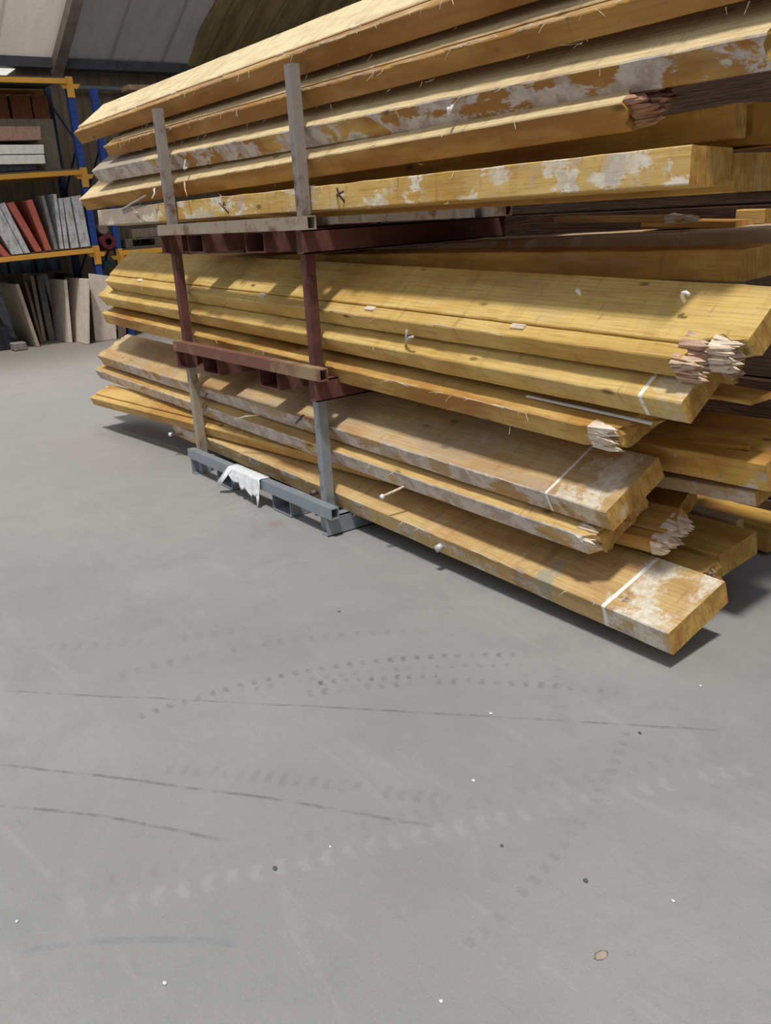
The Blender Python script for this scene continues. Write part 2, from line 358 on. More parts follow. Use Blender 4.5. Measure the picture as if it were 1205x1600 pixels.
# small bright opening in the end wall: a translucent pane lit from outside
k = NT('daylit pane'); k.b.inputs['Emission Color'].default_value = (1, .97, .86, 1); k.b.inputs['Emission Strength'].default_value = .75
PANE = k.fin((.75, .73, .66), .5)
bm = bmesh.new()
pts = [(3.2, 3.93), (4.22, 3.93), (3.92, 3.74), (3.2, 3.60)]
a = [bm.verts.new((-15.07, y, z)) for y, z in pts]; b = [bm.verts.new((-15.03, y, z)) for y, z in pts]
bm.faces.new(a); bm.faces.new(b[::-1])
for i in range(4): bm.faces.new((a[i], a[(i+1) % 4], b[(i+1) % 4], b[i]))
o = obj('window_1', bm, PANE); o['kind'] = 'structure'
bxo_m = plain_mat('steel conduit', (.20, .21, .22), .5, .2, 8)
bm = bmesh.new(); tube(bm, [(-14.9, 4.9, 3.68), (-14.9, 9, 3.66)], .035, 8); o = obj('wall_pipe', bm, bxo_m, smooth=True)
tag(o, 'thin grey pipe running along the dark end wall under the eaves', 'pipe')

# ------------------------------------------------------------------ post stillages
GALV = metal_mat('galvanised steel', (.30, .34, .38), (.16, .10, .07), .10, (.46, .46, .44), .5, .35, 7, .5)
GALVD = metal_mat('dusty galvanised steel', (.38, .33, .24), (.22, .14, .08), .22, (.34, .37, .40), .6, .15, 5, .6)
RUST = metal_mat('red oxide steel', (.155, .058, .048), (.10, .04, .035), .4, (.24, .13, .11), .65, .1, 6, .4)
RUSTT = metal_mat('dusty red oxide steel', (.20, .085, .06), (.33, .24, .13), .32, (.28, .20, .14), .7, .05, 2.2, .35)
GREYP = metal_mat('grey weathered post steel', (.29, .265, .24), (.14, .08, .06), .22, (.36, .36, .36), .6, .1, 7, .45)
GREYR = metal_mat('streaked tan rail steel', (.36, .30, .22), (.20, .11, .07), .3, (.42, .42, .42), .65, .1, 6, .6)
X0, X1, Y0, Y1 = -5.23, -3.50, 2.13, 3.40
def stillage(z, ztop, label, mp, mr, mb, group='stacked post stillages'):
    root = empty('post_stillage', ((X0+X1)/2, Y0, z)); tag(root, label, 'stillage', group)
    M = Matrix.Translation(-Vector(root.location))
    def fin(name, bm, m):
        bmesh.ops.transform(bm, matrix=M, verts=bm.verts); return obj(name, bm, m, root)
    for y0 in (Y0, Y1-.05):                                     # long rails, hollow with open ends
        bm = bmesh.new(); tube_rect(bm, X0, X1, 'x', y0, y0+.05, z+.105, z+.165, .006); fin('rail', bm, mr)
    for x0, w_ in ((X0+.02, .02), (-3.56, .02)):                # deep end beams (C-section)
        bm = bmesh.new(); box(bm, x0, x0+.008, Y0+.005, Y1-.005, z, z+.104); box(bm, x0-.05 if x0 > -4 else x0, x0+.008 if x0 > -4 else x0+.05, Y0+.005, Y1-.005, z+.098, z+.104)
        box(bm, x0-.05 if x0 > -4 else x0, x0+.008 if x0 > -4 else x0+.05, Y0+.005, Y1-.005, z, z+.006); fin('end_channel', bm, mb)
    for xa in (-4.855, -4.15):                                  # fork pockets
        bm = bmesh.new(); tube_rect(bm, Y0+.02, Y1-.02, 'y', xa, xa+.2, z+.004, z+.104, .006); fin('fork_pocket', bm, mb)
    for px in (-5.205, -3.675):
        for py in (2.185, 3.295):
            bm = bmesh.new(); tube_rect(bm, z+.0 if z < .01 else z-.004, z+.104, 'z', px-.008, px+.058, py-.008, py+.058, .006); fin('post_socket', bm, mb)
            bm = bmesh.new(); tube_rect(bm, z+.104, ztop, 'z', px, px+.05, py, py+.05, .004)
            p = fin('post', bm, mp if px < -4 or mp is not GALVD else GALV)
    return root
s1 = stillage(0.0, .694, 'galvanised steel post stillage standing on the floor under the other two', GALVD, GALV, GALV)
s2 = stillage(.70, 1.384, 'red oxide steel post stillage in the middle of the stack', RUST, RUSTT, RUST)
s3 = stillage(1.39, 2.19, 'topmost post stillage with grey posts, streaked tan rail and red base', GREYP, GREYR, RUST)
bm = bmesh.new(); bmesh.ops.create_uvsphere(bm, u_segments=10, v_segments=6, radius=.022)
bmesh.ops.transform(bm, matrix=Matrix.Diagonal((.6, .8, 1.2, 1)), verts=bm.verts)
bmesh.ops.translate(bm, verts=bm.verts, vec=Vector((-3.622, 2.20, 1.265)) - Vector(s2.location)); obj('weld_lug', bm, RUST, s2, True)

# ------------------------------------------------------------------ timber beams
NAIL = plain_mat('bent nail steel', (.62, .62, .60), .4, .3, 30, .3); NAILD = plain_mat('dark nail', (.14, .12, .11), .5, .2, 30, .4)
WPEG = plain_mat('white plastic', (.85, .84, .82), .5, .1, 20)
beams = {}
def beam(key, label, A, B, th, wd, t, mat, em, group=None, jl=0., jr=0., rough=.0015, strip=None, corner=None, splL=None, splR=None, fray=0, fraycol=None, nseg=90, cat='timber beam', name='sawn_timber'):
    """A, B: upper front edge at the far and near end; th: roll in degrees; wd broad width going back; t thickness"""
    A = Vector(A); B = Vector(B); x = (B-A).normalized(); y0 = Vector((0, 0, 1)).cross(x).normalized(); z0 = x.cross(y0)
    ct, st = math.cos(math.radians(th)), math.sin(math.radians(th))
    u = ct*y0 + st*z0; n = -st*y0 + ct*z0; L = (B-A).length
    cen = (A+B)/2 + u*wd/2 - n*t/2
    MW = Matrix((( x[0], u[0], n[0], cen[0]), (x[1], u[1], n[1], cen[1]), (x[2], u[2], n[2], cen[2]), (0, 0, 0, 1)))
    rr = random.Random(hash(key) % 1000 if False else sum(map(ord, key))); s0 = rr.random()*50
    def sweep(y0_, y1_, z1_, xa, xb, name, jl, jr, parent, corner=None, mats=(mat, em)):
        zb = -t/2; ch = .004; prof = []
        def side(p, q, m):
            for i in range(m): prof.append((p[0]+(q[0]-p[0])*i/m, p[1]+(q[1]-p[1])*i/m))
        my = max(2, int((y1_-y0_)/.03)); mz = 4
        c4 = [(y0_, zb+ch), (y0_, z1_-ch), (y0_+ch, z1_), (y1_-ch, z1_), (y1_, z1_-ch), (y1_, zb+ch), (y1_-ch, zb), (y0_+ch, zb)]
        side(c4[0], c4[1], mz); side(c4[1], c4[2], 1); side(c4[2], c4[3], my); side(c4[3], c4[4], 1)
        side(c4[4], c4[5], mz); side(c4[5], c4[6], 1); side(c4[6], c4[7], my); side(c4[7], c4[0], 1)
        bm = bmesh.new(); rings = []; ns = nseg
        xs = [xa + (xb-xa)*i/ns for i in range(ns+1)]
        for q in (.02, .05, .09): xs += [xa+q, xb-q]
        xs = sorted(set(xs))
        for xx in xs:
            r = []
            for (yy, zz) in prof:
                e = 2.2 if (abs(zz-z1_) < .006 and yy < y0_+.01) else 1.
                dy = rough*e*noise.noise(Vector((xx*9+s0, zz*20, yy*3))) + rough*1.5*noise.noise(Vector((xx*2+s0, 3, yy)))
                dz = rough*e*noise.noise(Vector((xx*8+s0, yy*15, 7+zz*4)))
                px = xx; py = yy+dy; pz = zz+dz
                dr = xb-xx; dl = xx-xa
                if jr and dr < .12: px = xx + jr*(1-dr/.12)*(noise.noise(Vector((yy*35+s0, zz*35, 1)))-.35)
                if jl and dl < .12: px = xx - jl*(1-dl/.12)*(noise.noise(Vector((yy*35+s0, zz*35, 9)))-.35)
                if corner and dr < corner[0]:
                    lim = y0_ + corner[1]*(.75+.5*noise.noise(Vector((xx*40, zz*30, s0))))*min(1, (corner[0]-dr)/.03)
                    if py < lim: py = lim - (.012*(zz-zb)/t)
                r.append(bm.verts.new((px, py, pz)))
            rings.append(r)
        m = len(prof)
        for a, b in zip(rings, rings[1:]):
            for i in range(m): bm.faces.new((a[i], b[i], b[(i+1) % m], a[(i+1) % m])).material_index = 0
        for r, sgn, j in ((rings[0], 1, jl), (rings[-1], -1, jr)):
            cc = sum((v.co for v in r), Vector())/m; cc.x += sgn*(j*.5)
            cv = bm.verts.new(cc)
            for i in range(m): bm.faces.new((r[i], r[(i+1) % m], cv)).material_index = 1
        o = obj(name, bm, list(mats), parent); return o
    y_0 = -wd/2
    if strip:
        sw, xl, xr = strip                               # separate front strip with a groove between
        o = sweep(y_0+sw+.004, wd/2, t/2, -L/2, L/2 if xr >= 0 else L/2-xr, name, jl, jr, None, corner)
        o.matrix_world = MW
        so_ = sweep(y_0, y_0+sw, t/2-.006, -L/2+xl, L/2, 'edge_strip', jl, max(jr, .02), o, None)
    else:
        o = sweep(y_0, wd/2, t/2, -L/2, L/2, name, jl, jr, None, corner); o.matrix_world = MW
    tag(o, label, cat, group); o['kind'] = 'thing'
    beams[key] = (o, MW)
    for spl, sx in [(splL, -1)] + [(q, 1) for q in (splR if isinstance(splR, list) else [splR])]:
        if not spl: continue
        x_at, ya, yb, ln, m_, cnt = spl                   # torn fibres: position, y range, length, material, count
        bm = bmesh.new()
        for i in range(cnt):
            yy = rr.uniform(ya, yb); zz = rr.uniform(-t/2+.005, t/2-.004); l = ln*rr.uniform(.35, 1.); h = rr.uniform(.006, .018); g2 = rr.uniform(.005, .013)
            dz = rr.uniform(-.14, .14)*l; dyy = rr.uniform(-.12, .12)*l; b0 = -ln*.5
            b = [bm.verts.new((x_at+sx*b0, yy+a_*h, zz+c_*g2)) for a_, c_ in ((-1,-1),(1,-1),(1,1),(-1,1))]
            mm = [bm.verts.new((x_at+sx*(b0+l*.75), yy+a_*h*.7+dyy*.6, zz+c_*g2*.8+dz*.6)) for a_, c_ in ((-1,-1),(1,-1),(1,1),(-1,1))]
            tp = bm.verts.new((x_at+sx*(b0+l*1.15), yy+dyy, zz+dz))
            bm.faces.new(b)
            for q in range(4):
                bm.faces.new((b[q], b[(q+1) % 4], mm[(q+1) % 4], mm[q])); bm.faces.new((mm[q], mm[(q+1) % 4], tp))
        obj('splintered_end', bm, m_, o)['kind'] = 'stuff'
    if fray:
        bm = bmesh.new()
        for i in range(fray):
            px = rr.uniform(-L/2+.2, L/2-.3); ln = rr.uniform(.015, .05); zt = t/2 if rr.random() < .75 else -t/2
            d = Vector((rr.uniform(-1, 1), rr.uniform(-.9, -.2), rr.uniform(-.7, .5)))*ln
            p0 = Vector((px, y_0+.002, zt-.004)); q = p0 + d*.5 + Vector((0, 0, rr.uniform(-.004, .006)))
            tube(bm, [p0, q, p0+d], rr.uniform(.001, .0022), 4, True, .0006)
        for i in range(fray//2):                         # lifted long slivers lying along the edge
            px = rr.uniform(-L/2+.2, L/2-.5); ln = rr.uniform(.08, .3)
            tube(bm, [(px, y_0+.004, t/2-.002), (px+ln*.5, y_0-.001, t/2+rr.uniform(.0, .004)), (px+ln, y_0-.003, t/2+rr.uniform(-.006, .006))], rr.uniform(.0015, .003), 4, True, .0008)
        obj('frayed_edge', bm, fraycol or SPLP, o)['kind'] = 'stuff'
    return o
def on_beam(key, name, wpts, r, m, n=7, r2=None, lab=None):
    o, MW = beams[key]; I = MW.inverted(); bm = bmesh.new(); tube(bm, [I @ Vector(p) for p in wpts], r, n, True, r2)
    c_ = obj(name, bm, m, o, True)
    if lab: c_['label'] = lab
    return c_

GT, GM, GL = 'timber beams in the top stillage', 'timber beams in the middle stillage', 'timber beams in the bottom stillage'
E1, E2, E3, E4 = (end_mat('end grain %d' % i, i*1.7, .2*i) for i in range(4))
# ---- top stillage
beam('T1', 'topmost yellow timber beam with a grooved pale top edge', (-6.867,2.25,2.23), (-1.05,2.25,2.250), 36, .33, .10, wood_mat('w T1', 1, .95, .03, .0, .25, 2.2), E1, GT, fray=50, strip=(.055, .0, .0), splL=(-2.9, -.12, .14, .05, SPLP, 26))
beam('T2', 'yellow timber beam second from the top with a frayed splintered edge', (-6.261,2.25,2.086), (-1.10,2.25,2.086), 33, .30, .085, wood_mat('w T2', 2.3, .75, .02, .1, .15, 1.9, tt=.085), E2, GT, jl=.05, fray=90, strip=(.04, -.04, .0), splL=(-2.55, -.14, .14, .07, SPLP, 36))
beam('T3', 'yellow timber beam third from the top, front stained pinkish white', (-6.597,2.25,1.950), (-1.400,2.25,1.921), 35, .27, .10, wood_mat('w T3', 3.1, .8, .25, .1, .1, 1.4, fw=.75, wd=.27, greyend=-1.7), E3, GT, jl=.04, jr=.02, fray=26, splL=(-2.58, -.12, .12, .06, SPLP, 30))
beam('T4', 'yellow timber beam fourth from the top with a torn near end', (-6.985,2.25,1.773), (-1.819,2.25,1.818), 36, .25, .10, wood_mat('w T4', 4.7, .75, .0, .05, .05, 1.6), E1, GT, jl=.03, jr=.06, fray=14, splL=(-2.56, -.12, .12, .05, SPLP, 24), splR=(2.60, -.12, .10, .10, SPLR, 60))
beam('T5', 'lime-stained timber beam lying flat on the topmost stillage base', (-6.594,2.25,1.682), (-1.600,2.25,1.679), -3, .20, .105, wood_mat('w T5', 5.2, .45, .35, .1, .05, .15, fw=.35, wd=.2, fwc=((.82, .76, .64), (.62, .54, .40)), greyend=-1.45, yel=.2), end_mat('end grain grey', 9, .9), GT, fray=8)
beam('T6', 'plain timber beam whose face shows between the flat limed beam and the torn-ended one', (-5.0,2.455,1.735), (-1.600,2.455,1.790), 0, .05, .095, wood_mat('w T6', 6.4, .0, .12, .1, .2, .8), E2, GT, nseg=60)
beam('T7', 'orange timber beam end at the right frame edge behind the top stack', (-5.2,2.60,1.78), (-1.640,2.60,1.800), 0, .30, .12, wood_mat('w T7', 7.7, .0, .0, .0, .5, 1.1), wood_mat('w T7 end', 7.9, .0, .0, .0, .3, 1.0, knots=0.), GT, nseg=50)
beam('T8', 'brown timber beam flat behind the lime-stained one', (-5.4,2.47,1.655), (-1.600,2.47,1.655), 0, .33, .11, wood_mat('w T8', 8.1, .0, .05, .2, .5, .9), E2, GT, nseg=50)
beam('T9', 'timber beam high at the back of the top stillage', (-5.9,2.86,1.95), (-2.7,2.86,1.95), 0, .32, .12, wood_mat('w T9', 8.9, .2, .1, .1, .2, .8), E3, GT, nseg=40)
# ---- middle stillage
beam('M1', 'broad yellow beam with a grooved edge and torn near corner', (-6.711,2.25,1.187), (-1.591,2.25,1.082), 38, .32, .095, wood_mat('w M1', 9.5, .3, .02, .15, .0, .15, knots=1.3, yel=.85), E1, GM, strip=(.062, .02, -.16), corner=(.15, .06), jl=.01, jr=.0, splR=[(2.565, -.160, -.06, .10, SPL, 90), (2.655, -.115, -.060, .09, SPLP, 40)], fray=10)
beam('M2', 'yellow beam with a white cross stripe near its end, below the broad one', (-6.902,2.25,1.067), (-1.589,2.25,.943), 37, .19, .095, wood_mat('w M2', 10.2, .3, .05, .1, .0, .2, yel=.9, stripes=((2.50, .007, 1.),), washes=((2.60, .09, .6),)), E2, GM, jl=.03, fray=6, splL=(-2.65, -.09, .09, .05, SPLP, 20))
beam('M3', 'lowest orange-yellow beam of the middle stillage, near end broken white', (-6.878,2.25,.936), (-1.828,2.25,.809), 20, .27, .085, wood_mat('w M3', 11.4, .3, .05, .0, .15, .85, yel=.2), E2, GM, jl=.05, jr=.02, fray=30, splL=(-2.53, -.12, .12, .08, SPLP, 40), corner=(.13, .05), splR=[(2.455, -.13, -.075, .12, SPLP, 60)])
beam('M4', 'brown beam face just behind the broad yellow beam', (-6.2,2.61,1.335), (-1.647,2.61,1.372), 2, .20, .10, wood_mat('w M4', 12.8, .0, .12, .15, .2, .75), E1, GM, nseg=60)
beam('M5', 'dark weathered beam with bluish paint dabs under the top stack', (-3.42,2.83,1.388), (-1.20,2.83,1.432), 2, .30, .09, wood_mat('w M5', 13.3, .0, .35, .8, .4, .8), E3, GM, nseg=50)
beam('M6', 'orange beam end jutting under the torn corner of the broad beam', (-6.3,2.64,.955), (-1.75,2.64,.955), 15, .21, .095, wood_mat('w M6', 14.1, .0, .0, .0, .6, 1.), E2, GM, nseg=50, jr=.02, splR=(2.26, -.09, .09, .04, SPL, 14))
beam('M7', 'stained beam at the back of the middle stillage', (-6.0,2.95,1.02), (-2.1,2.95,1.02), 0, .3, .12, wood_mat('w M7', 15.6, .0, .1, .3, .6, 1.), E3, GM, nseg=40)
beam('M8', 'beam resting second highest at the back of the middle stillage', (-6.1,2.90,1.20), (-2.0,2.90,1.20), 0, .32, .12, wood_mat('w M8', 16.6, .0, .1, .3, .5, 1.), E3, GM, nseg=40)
# ---- bottom stillage
beam('L1', 'dusty grey-washed broad beam on top of the bottom stillage', (-7.161,2.25,.582), (-1.867,2.25,.523), 27, .31, .095, wood_mat('w L1', 17.2, .3, .25, .42, .2, .35, fw=.65, wd=.31, tan=.75, stripes=((2.36, .006, .85),), washes=((2.50, .12, .7),)), end_mat('end grain tan', 14, .7), GL, jl=.05, fray=6, splL=(-2.62, -.15, .15, .06, SPLP, 40))
beam('L2', 'white-streaked beam with a split pale top edge under the grey one', (-7.290,2.25,.453), (-1.918,2.25,.402), 27, .30, .095, wood_mat('w L2', 18.8, .4, .15, .15, .15, .4, fw=1., wd=.30, tan=.3), E2, GL, jl=.05, jr=.02, fray=12, splL=(-2.66, -.14, .14, .05, SPLP, 30), corner=(.06, .05), splR=[(2.63, -.145, -.08, .09, SPLP, 30)])
beam('L3', 'skewed yellow beam whose far end sticks out in front, grooved', (-7.024,2.09,.281), (-1.832,2.50,.357), 21, .20, .075, wood_mat('w L3', 19.9, .35, .12, .0, .15, .6, tan=.15), E1, GL, strip=(.05, .0, .0), jl=.02, jr=.03, splR=(2.615, -.10, .06, .09, SPLP, 50), splL=(-2.58, -.05, .07, .04, SPLP, 14))
beam('L4', 'lowest and nearest beam with a white cross stripe and lime patch', (-5.75,2.25,.229), (-1.587,2.25,.158), 18, .325, .10, wood_mat('w L4', 21.3, .4, .12, .15, .35, .3, fw=.35, wd=.325, tan=.55, stripes=((1.80, .008, 1.),), washes=((1.93, .16, .9), (1.50, .05, .9, (.33, .33, .24)), (1.38, .07, .5, (.30, .17, .09)))), E1, GL, fray=16)
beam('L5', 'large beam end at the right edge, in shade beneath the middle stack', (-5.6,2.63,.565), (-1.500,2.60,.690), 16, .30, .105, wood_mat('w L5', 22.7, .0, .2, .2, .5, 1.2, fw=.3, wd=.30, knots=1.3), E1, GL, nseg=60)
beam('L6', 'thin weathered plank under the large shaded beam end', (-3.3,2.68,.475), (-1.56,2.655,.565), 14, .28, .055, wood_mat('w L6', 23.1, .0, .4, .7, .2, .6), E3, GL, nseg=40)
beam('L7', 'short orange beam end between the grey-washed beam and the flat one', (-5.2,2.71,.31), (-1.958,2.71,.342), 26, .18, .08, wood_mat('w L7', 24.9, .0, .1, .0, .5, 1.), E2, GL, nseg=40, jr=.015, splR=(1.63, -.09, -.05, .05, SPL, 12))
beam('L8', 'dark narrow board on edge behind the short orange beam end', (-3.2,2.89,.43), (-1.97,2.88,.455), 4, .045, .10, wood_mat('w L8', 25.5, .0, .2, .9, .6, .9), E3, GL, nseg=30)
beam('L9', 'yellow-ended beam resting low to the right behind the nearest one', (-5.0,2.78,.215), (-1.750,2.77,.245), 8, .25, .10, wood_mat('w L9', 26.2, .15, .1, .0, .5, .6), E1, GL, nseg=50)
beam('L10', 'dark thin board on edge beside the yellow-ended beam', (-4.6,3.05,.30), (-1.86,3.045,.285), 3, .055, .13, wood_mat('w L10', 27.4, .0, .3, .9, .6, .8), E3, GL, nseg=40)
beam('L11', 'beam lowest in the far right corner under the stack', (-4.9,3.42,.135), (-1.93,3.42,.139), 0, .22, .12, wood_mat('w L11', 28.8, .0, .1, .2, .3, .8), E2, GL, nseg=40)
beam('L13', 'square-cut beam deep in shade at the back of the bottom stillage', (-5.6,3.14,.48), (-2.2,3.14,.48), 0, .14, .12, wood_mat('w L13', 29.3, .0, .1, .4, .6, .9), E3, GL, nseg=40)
beam('L14', 'broken-ended piece wedged beside the yellow-ended low beam', (-2.35,2.56,.225), (-1.70,2.56,.235), 5, .16, .085, wood_mat('w L14', 30.1, .2, .1, .0, .3, .5), E2, GL, jr=.03, nseg=30, splR=(.30, -.07, .07, .05, SPL, 16))
# ---- bundle added behind to fill the dark gaps
GB = 'dark beams added behind the stillages'
dark = splint_mat('shade-toned timber', (.075, .038, .025), (.035, .020, .015), (.06, .03, .02)); dark2 = splint_mat('shade-toned timber b', (.085, .055, .04), (.06, .04, .03), (.10, .06, .04))  # the darkness of the gaps is put into these timber colours as shade
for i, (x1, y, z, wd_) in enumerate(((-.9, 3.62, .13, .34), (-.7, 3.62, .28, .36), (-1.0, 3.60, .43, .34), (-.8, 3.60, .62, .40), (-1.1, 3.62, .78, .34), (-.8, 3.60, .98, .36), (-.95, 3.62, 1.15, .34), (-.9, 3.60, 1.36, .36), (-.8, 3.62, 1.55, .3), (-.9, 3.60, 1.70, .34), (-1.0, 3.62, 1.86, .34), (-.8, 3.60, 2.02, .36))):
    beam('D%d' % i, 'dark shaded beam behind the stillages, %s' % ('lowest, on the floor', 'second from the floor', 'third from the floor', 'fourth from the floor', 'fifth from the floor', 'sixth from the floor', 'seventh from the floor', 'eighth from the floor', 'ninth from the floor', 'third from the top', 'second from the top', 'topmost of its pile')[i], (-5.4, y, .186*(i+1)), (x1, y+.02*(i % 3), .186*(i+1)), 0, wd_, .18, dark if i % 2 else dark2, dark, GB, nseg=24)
# loose thin pieces lying between
battm = wood_mat('w batten', 41, .1, .1, .1, .8, .9); palep = wood_mat('w plank', 42, .2, .1, .3, .8, 1.1)
def loose(key, label, A, B, th, wd, t, m, **kw): return beam(key, label, A, B, th, wd, t, m, E2, None, nseg=20, cat='batten', name='batten', rough=.001, **kw)
loose('b1', 'thin red-brown batten lying on the large shaded beam end', (-2.023,2.665,.682), (-1.605,2.655,.722), 16, .022, .016, battm)
loose('b2', 'thin white strip lying on the lowest beam of the middle stillage', (-2.32,2.315,.862), (-1.743,2.315,.845), 20, .014, .010, plain_mat('white strip', (.68, .66, .64), .5, .15))
loose('b3', 'short flat brown plank jutting out at the right below the broad beam', (-2.3,2.56,.930), (-1.50,2.48,.925), 4, .13, .016, battm)
loose('b4', 'orange batten with a torn white tip in the dark gap', (-2.75,2.92,1.490), (-2.10,2.92,1.474), 2, .05, .026, palep, splR=(.31, -.02, .02, .12, SPLP, 16))
loose('b5', 'short orange-red board end in the gap beneath the top stack', (-2.35,3.00,1.462), (-1.93,3.00,1.447), 0, .12, .03, battm)
loose('b6', 'small wooden block at the right end of the dark gap', (-2.02,3.14,1.482), (-1.90,3.14,1.48), 0, .06, .055, palep)
loose('b7', 'pale stick poking out left under the fourth beam of the top stack', (-6.08,2.235,1.675), (-5.62,2.235,1.742), 10, .012, .012, plain_mat('grey stick', (.46, .42, .36), .7))

# nails, pegs and chips fixed in the beams
on_beam('T4', 'bent_nail', [(-5.50,2.27,1.775), (-5.45,2.235,1.765), (-5.425,2.225,1.742), (-5.45,2.22,1.722), (-5.475,2.225,1.718)], .0055, WPEG)
on_beam('T5', 'bent_nail', [(-4.49,2.25,1.59), (-4.485,2.22,1.62), (-4.50,2.20,1.65)], .004, NAILD)
on_beam('T5', 'bent_nail', [(-4.53,2.25,1.64), (-4.49,2.22,1.635), (-4.45,2.205,1.65)], .004, NAILD)
on_beam('T5', 'bent_nail', [(-3.36,2.25,1.60), (-3.355,2.22,1.63), (-3.34,2.20,1.66)], .005, NAILD)
on_beam('T5', 'bent_nail', [(-3.42,2.25,1.63), (-3.37,2.22,1.635), (-3.31,2.21,1.645)], .005, NAILD)
on_beam('T5', 'bent_nail', [(-5.80,2.25,1.61), (-5.77,2.215,1.635), (-5.70,2.205,1.64)], .006, NAIL)
on_beam('T3', 'bent_nail', [(-4.99,2.26,1.90), (-4.94,2.225,1.86), (-4.89,2.20,1.845), (-4.86,2.205,1.85)], .006, NAIL)
on_beam('T3', 'bent_nail', [(-2.63,2.26,1.90), (-2.61,2.225,1.875), (-2.60,2.215,1.89)], .007, WPEG)
on_beam('T4', 'hanging_sliver', [(-5.04,2.26,1.79), (-4.97,2.225,1.745), (-4.93,2.215,1.70)], .005, SPLP, 5, .0015)
on_beam('M2', 'bent_nail', [(-3.01,2.28,1.00), (-2.965,2.25,1.04), (-2.95,2.245,1.075)], .0055, NAIL)
on_beam('M2', 'bent_nail', [(-2.985,2.26,1.02), (-2.93,2.24,1.045), (-2.90,2.24,1.05)], .0055, NAIL)
on_beam('M1', 'plastic_peg', [(-2.115,2.385,1.238), (-2.117,2.366,1.256)], .008, WPEG, 8)
on_beam('M1', 'plastic_hook', [(-1.684,2.375,1.232), (-1.686,2.362,1.252), (-1.678,2.355,1.262), (-1.666,2.354,1.264), (-1.656,2.358,1.256)], .0058, WPEG, 8)
on_beam('L2', 'headed_pin', [(-3.05,2.30,.36), (-3.10,2.24,.325), (-3.14,2.20,.30)], .006, SPLP, 7)
on_beam('L2', 'headed_pin', [(-3.135,2.203,.302), (-3.145,2.193,.295)], .012, WPEG, 8)
on_beam('L4', 'bolt_plug', [(-2.80,2.275,.135), (-2.80,2.235,.12)], .016, NAIL, 10)
on_beam('L4', 'bolt_plug', [(-3.85,2.275,.15), (-3.85,2.23,.145)], .016, NAILD, 10)
on_beam('L4', 'headed_pin', [(-5.60,2.28,.17), (-5.70,2.22,.165)], .006, NAILD, 7)
on_beam('L4', 'headed_pin', [(-5.70,2.22,.165), (-5.715,2.212,.164)], .014, WPEG, 8)
on_beam('L1', 'bent_nail', [(-5.10,2.26,.53), (-5.10,2.235,.49)], .004, NAILD)
on_beam('L2', 'bent_nail', [(-5.13,2.26,.44), (-5.10,2.22,.42)], .004, NAILD)
on_beam('L2', 'hanging_sliver', [(-4.62,2.20,.44), (-4.50,2.215,.475), (-4.36,2.24,.50)], .006, SPLP, 5, .002)
on_beam('L1', 'bent_nail', [(-3.92,2.27,.56), (-3.93,2.22,.52)], .006, NAILD)
for x_, z_ in ((-6.05, 1.195), (-4.28, 1.178), (-3.27, 1.150), (-2.33, 1.13)):          # pale tongue chips in the groove
    o, MW = beams['M1']; lp = MW.inverted() @ Vector((x_, 2.30, 1.15))
    bm = bmesh.new(); box(bm, lp.x-.035, lp.x+.035, -.16+.035, -.16+.058, .0475-.008, .0475+.003); bevel(bm, .002); obj('tongue_chip', bm, SPLP, o)
for i in range(7):
    o, MW = beams['T1']; lx = -2.4 + i*.62
    bm = bmesh.new(); box(bm, lx-.03, lx+.03, -.165+.045, -.165+.062, .05-.01, .05+.003); bevel(bm, .002); obj('tongue_chip', bm, SPLP, o)

# torn plastic wrap on the lower rail
k = NT('white plastic film'); k.b.inputs['Alpha'].default_value = 1.
FILM = k.fin((.80, .83, .86), .35, 0, .5)
bm = bmesh.new(); nx, ny = 26, 12; gv = []
for i in range(nx+1):
    col = []
    for j in range(ny+1):
        s, tt = i/nx, j/ny
        x_ = -4.62 + .40*s
        if tt < .3: y_, z_ = 2.185 - .065*tt/.3, .170                 # over the rail top
        else:
            d = (tt-.3)/.7; drop = (.05 + .07*s + .10*max(0, noise.noise(Vector((s*11, 2, 1)))) - .02*math.sin(s*23.))*d
            y_, z_ = 2.121 - .012*d*abs(math.sin(s*17)) - .01*d, .170 - drop
        q = noise.noise(Vector((s*9, tt*5, 4.)))*.012
        col.append(bm.verts.new((x_+q, y_-abs(q)*.8, z_+abs(q)*.7)))
    gv.append(col)
for i in range(nx):
    for j in range(ny): bm.faces.new((gv[i][j], gv[i+1][j], gv[i+1][j+1], gv[i][j+1]))
# a flap hanging down at the far end
fv = [bm.verts.new(p) for p in ((-4.62,2.118,.165), (-4.56,2.112,.16), (-4.60,2.08,.10), (-4.66,2.06,.04), (-4.69,2.07,.07))]
bm.faces.new(fv)
fv = [bm.verts.new(p) for p in ((-4.27,2.11,.09), (-4.24,2.11,.09), (-4.235,2.10,.02), (-4.25,2.10,.01))]; bm.faces.new(fv)
o = obj('plastic_wrap', bm, FILM, smooth=True); sm_ = o.modifiers.new('s', 'SOLIDIFY'); sm_.thickness = .0015
tag(o, 'torn white plastic wrap crumpled over the bottom stillage rail', 'plastic wrap')

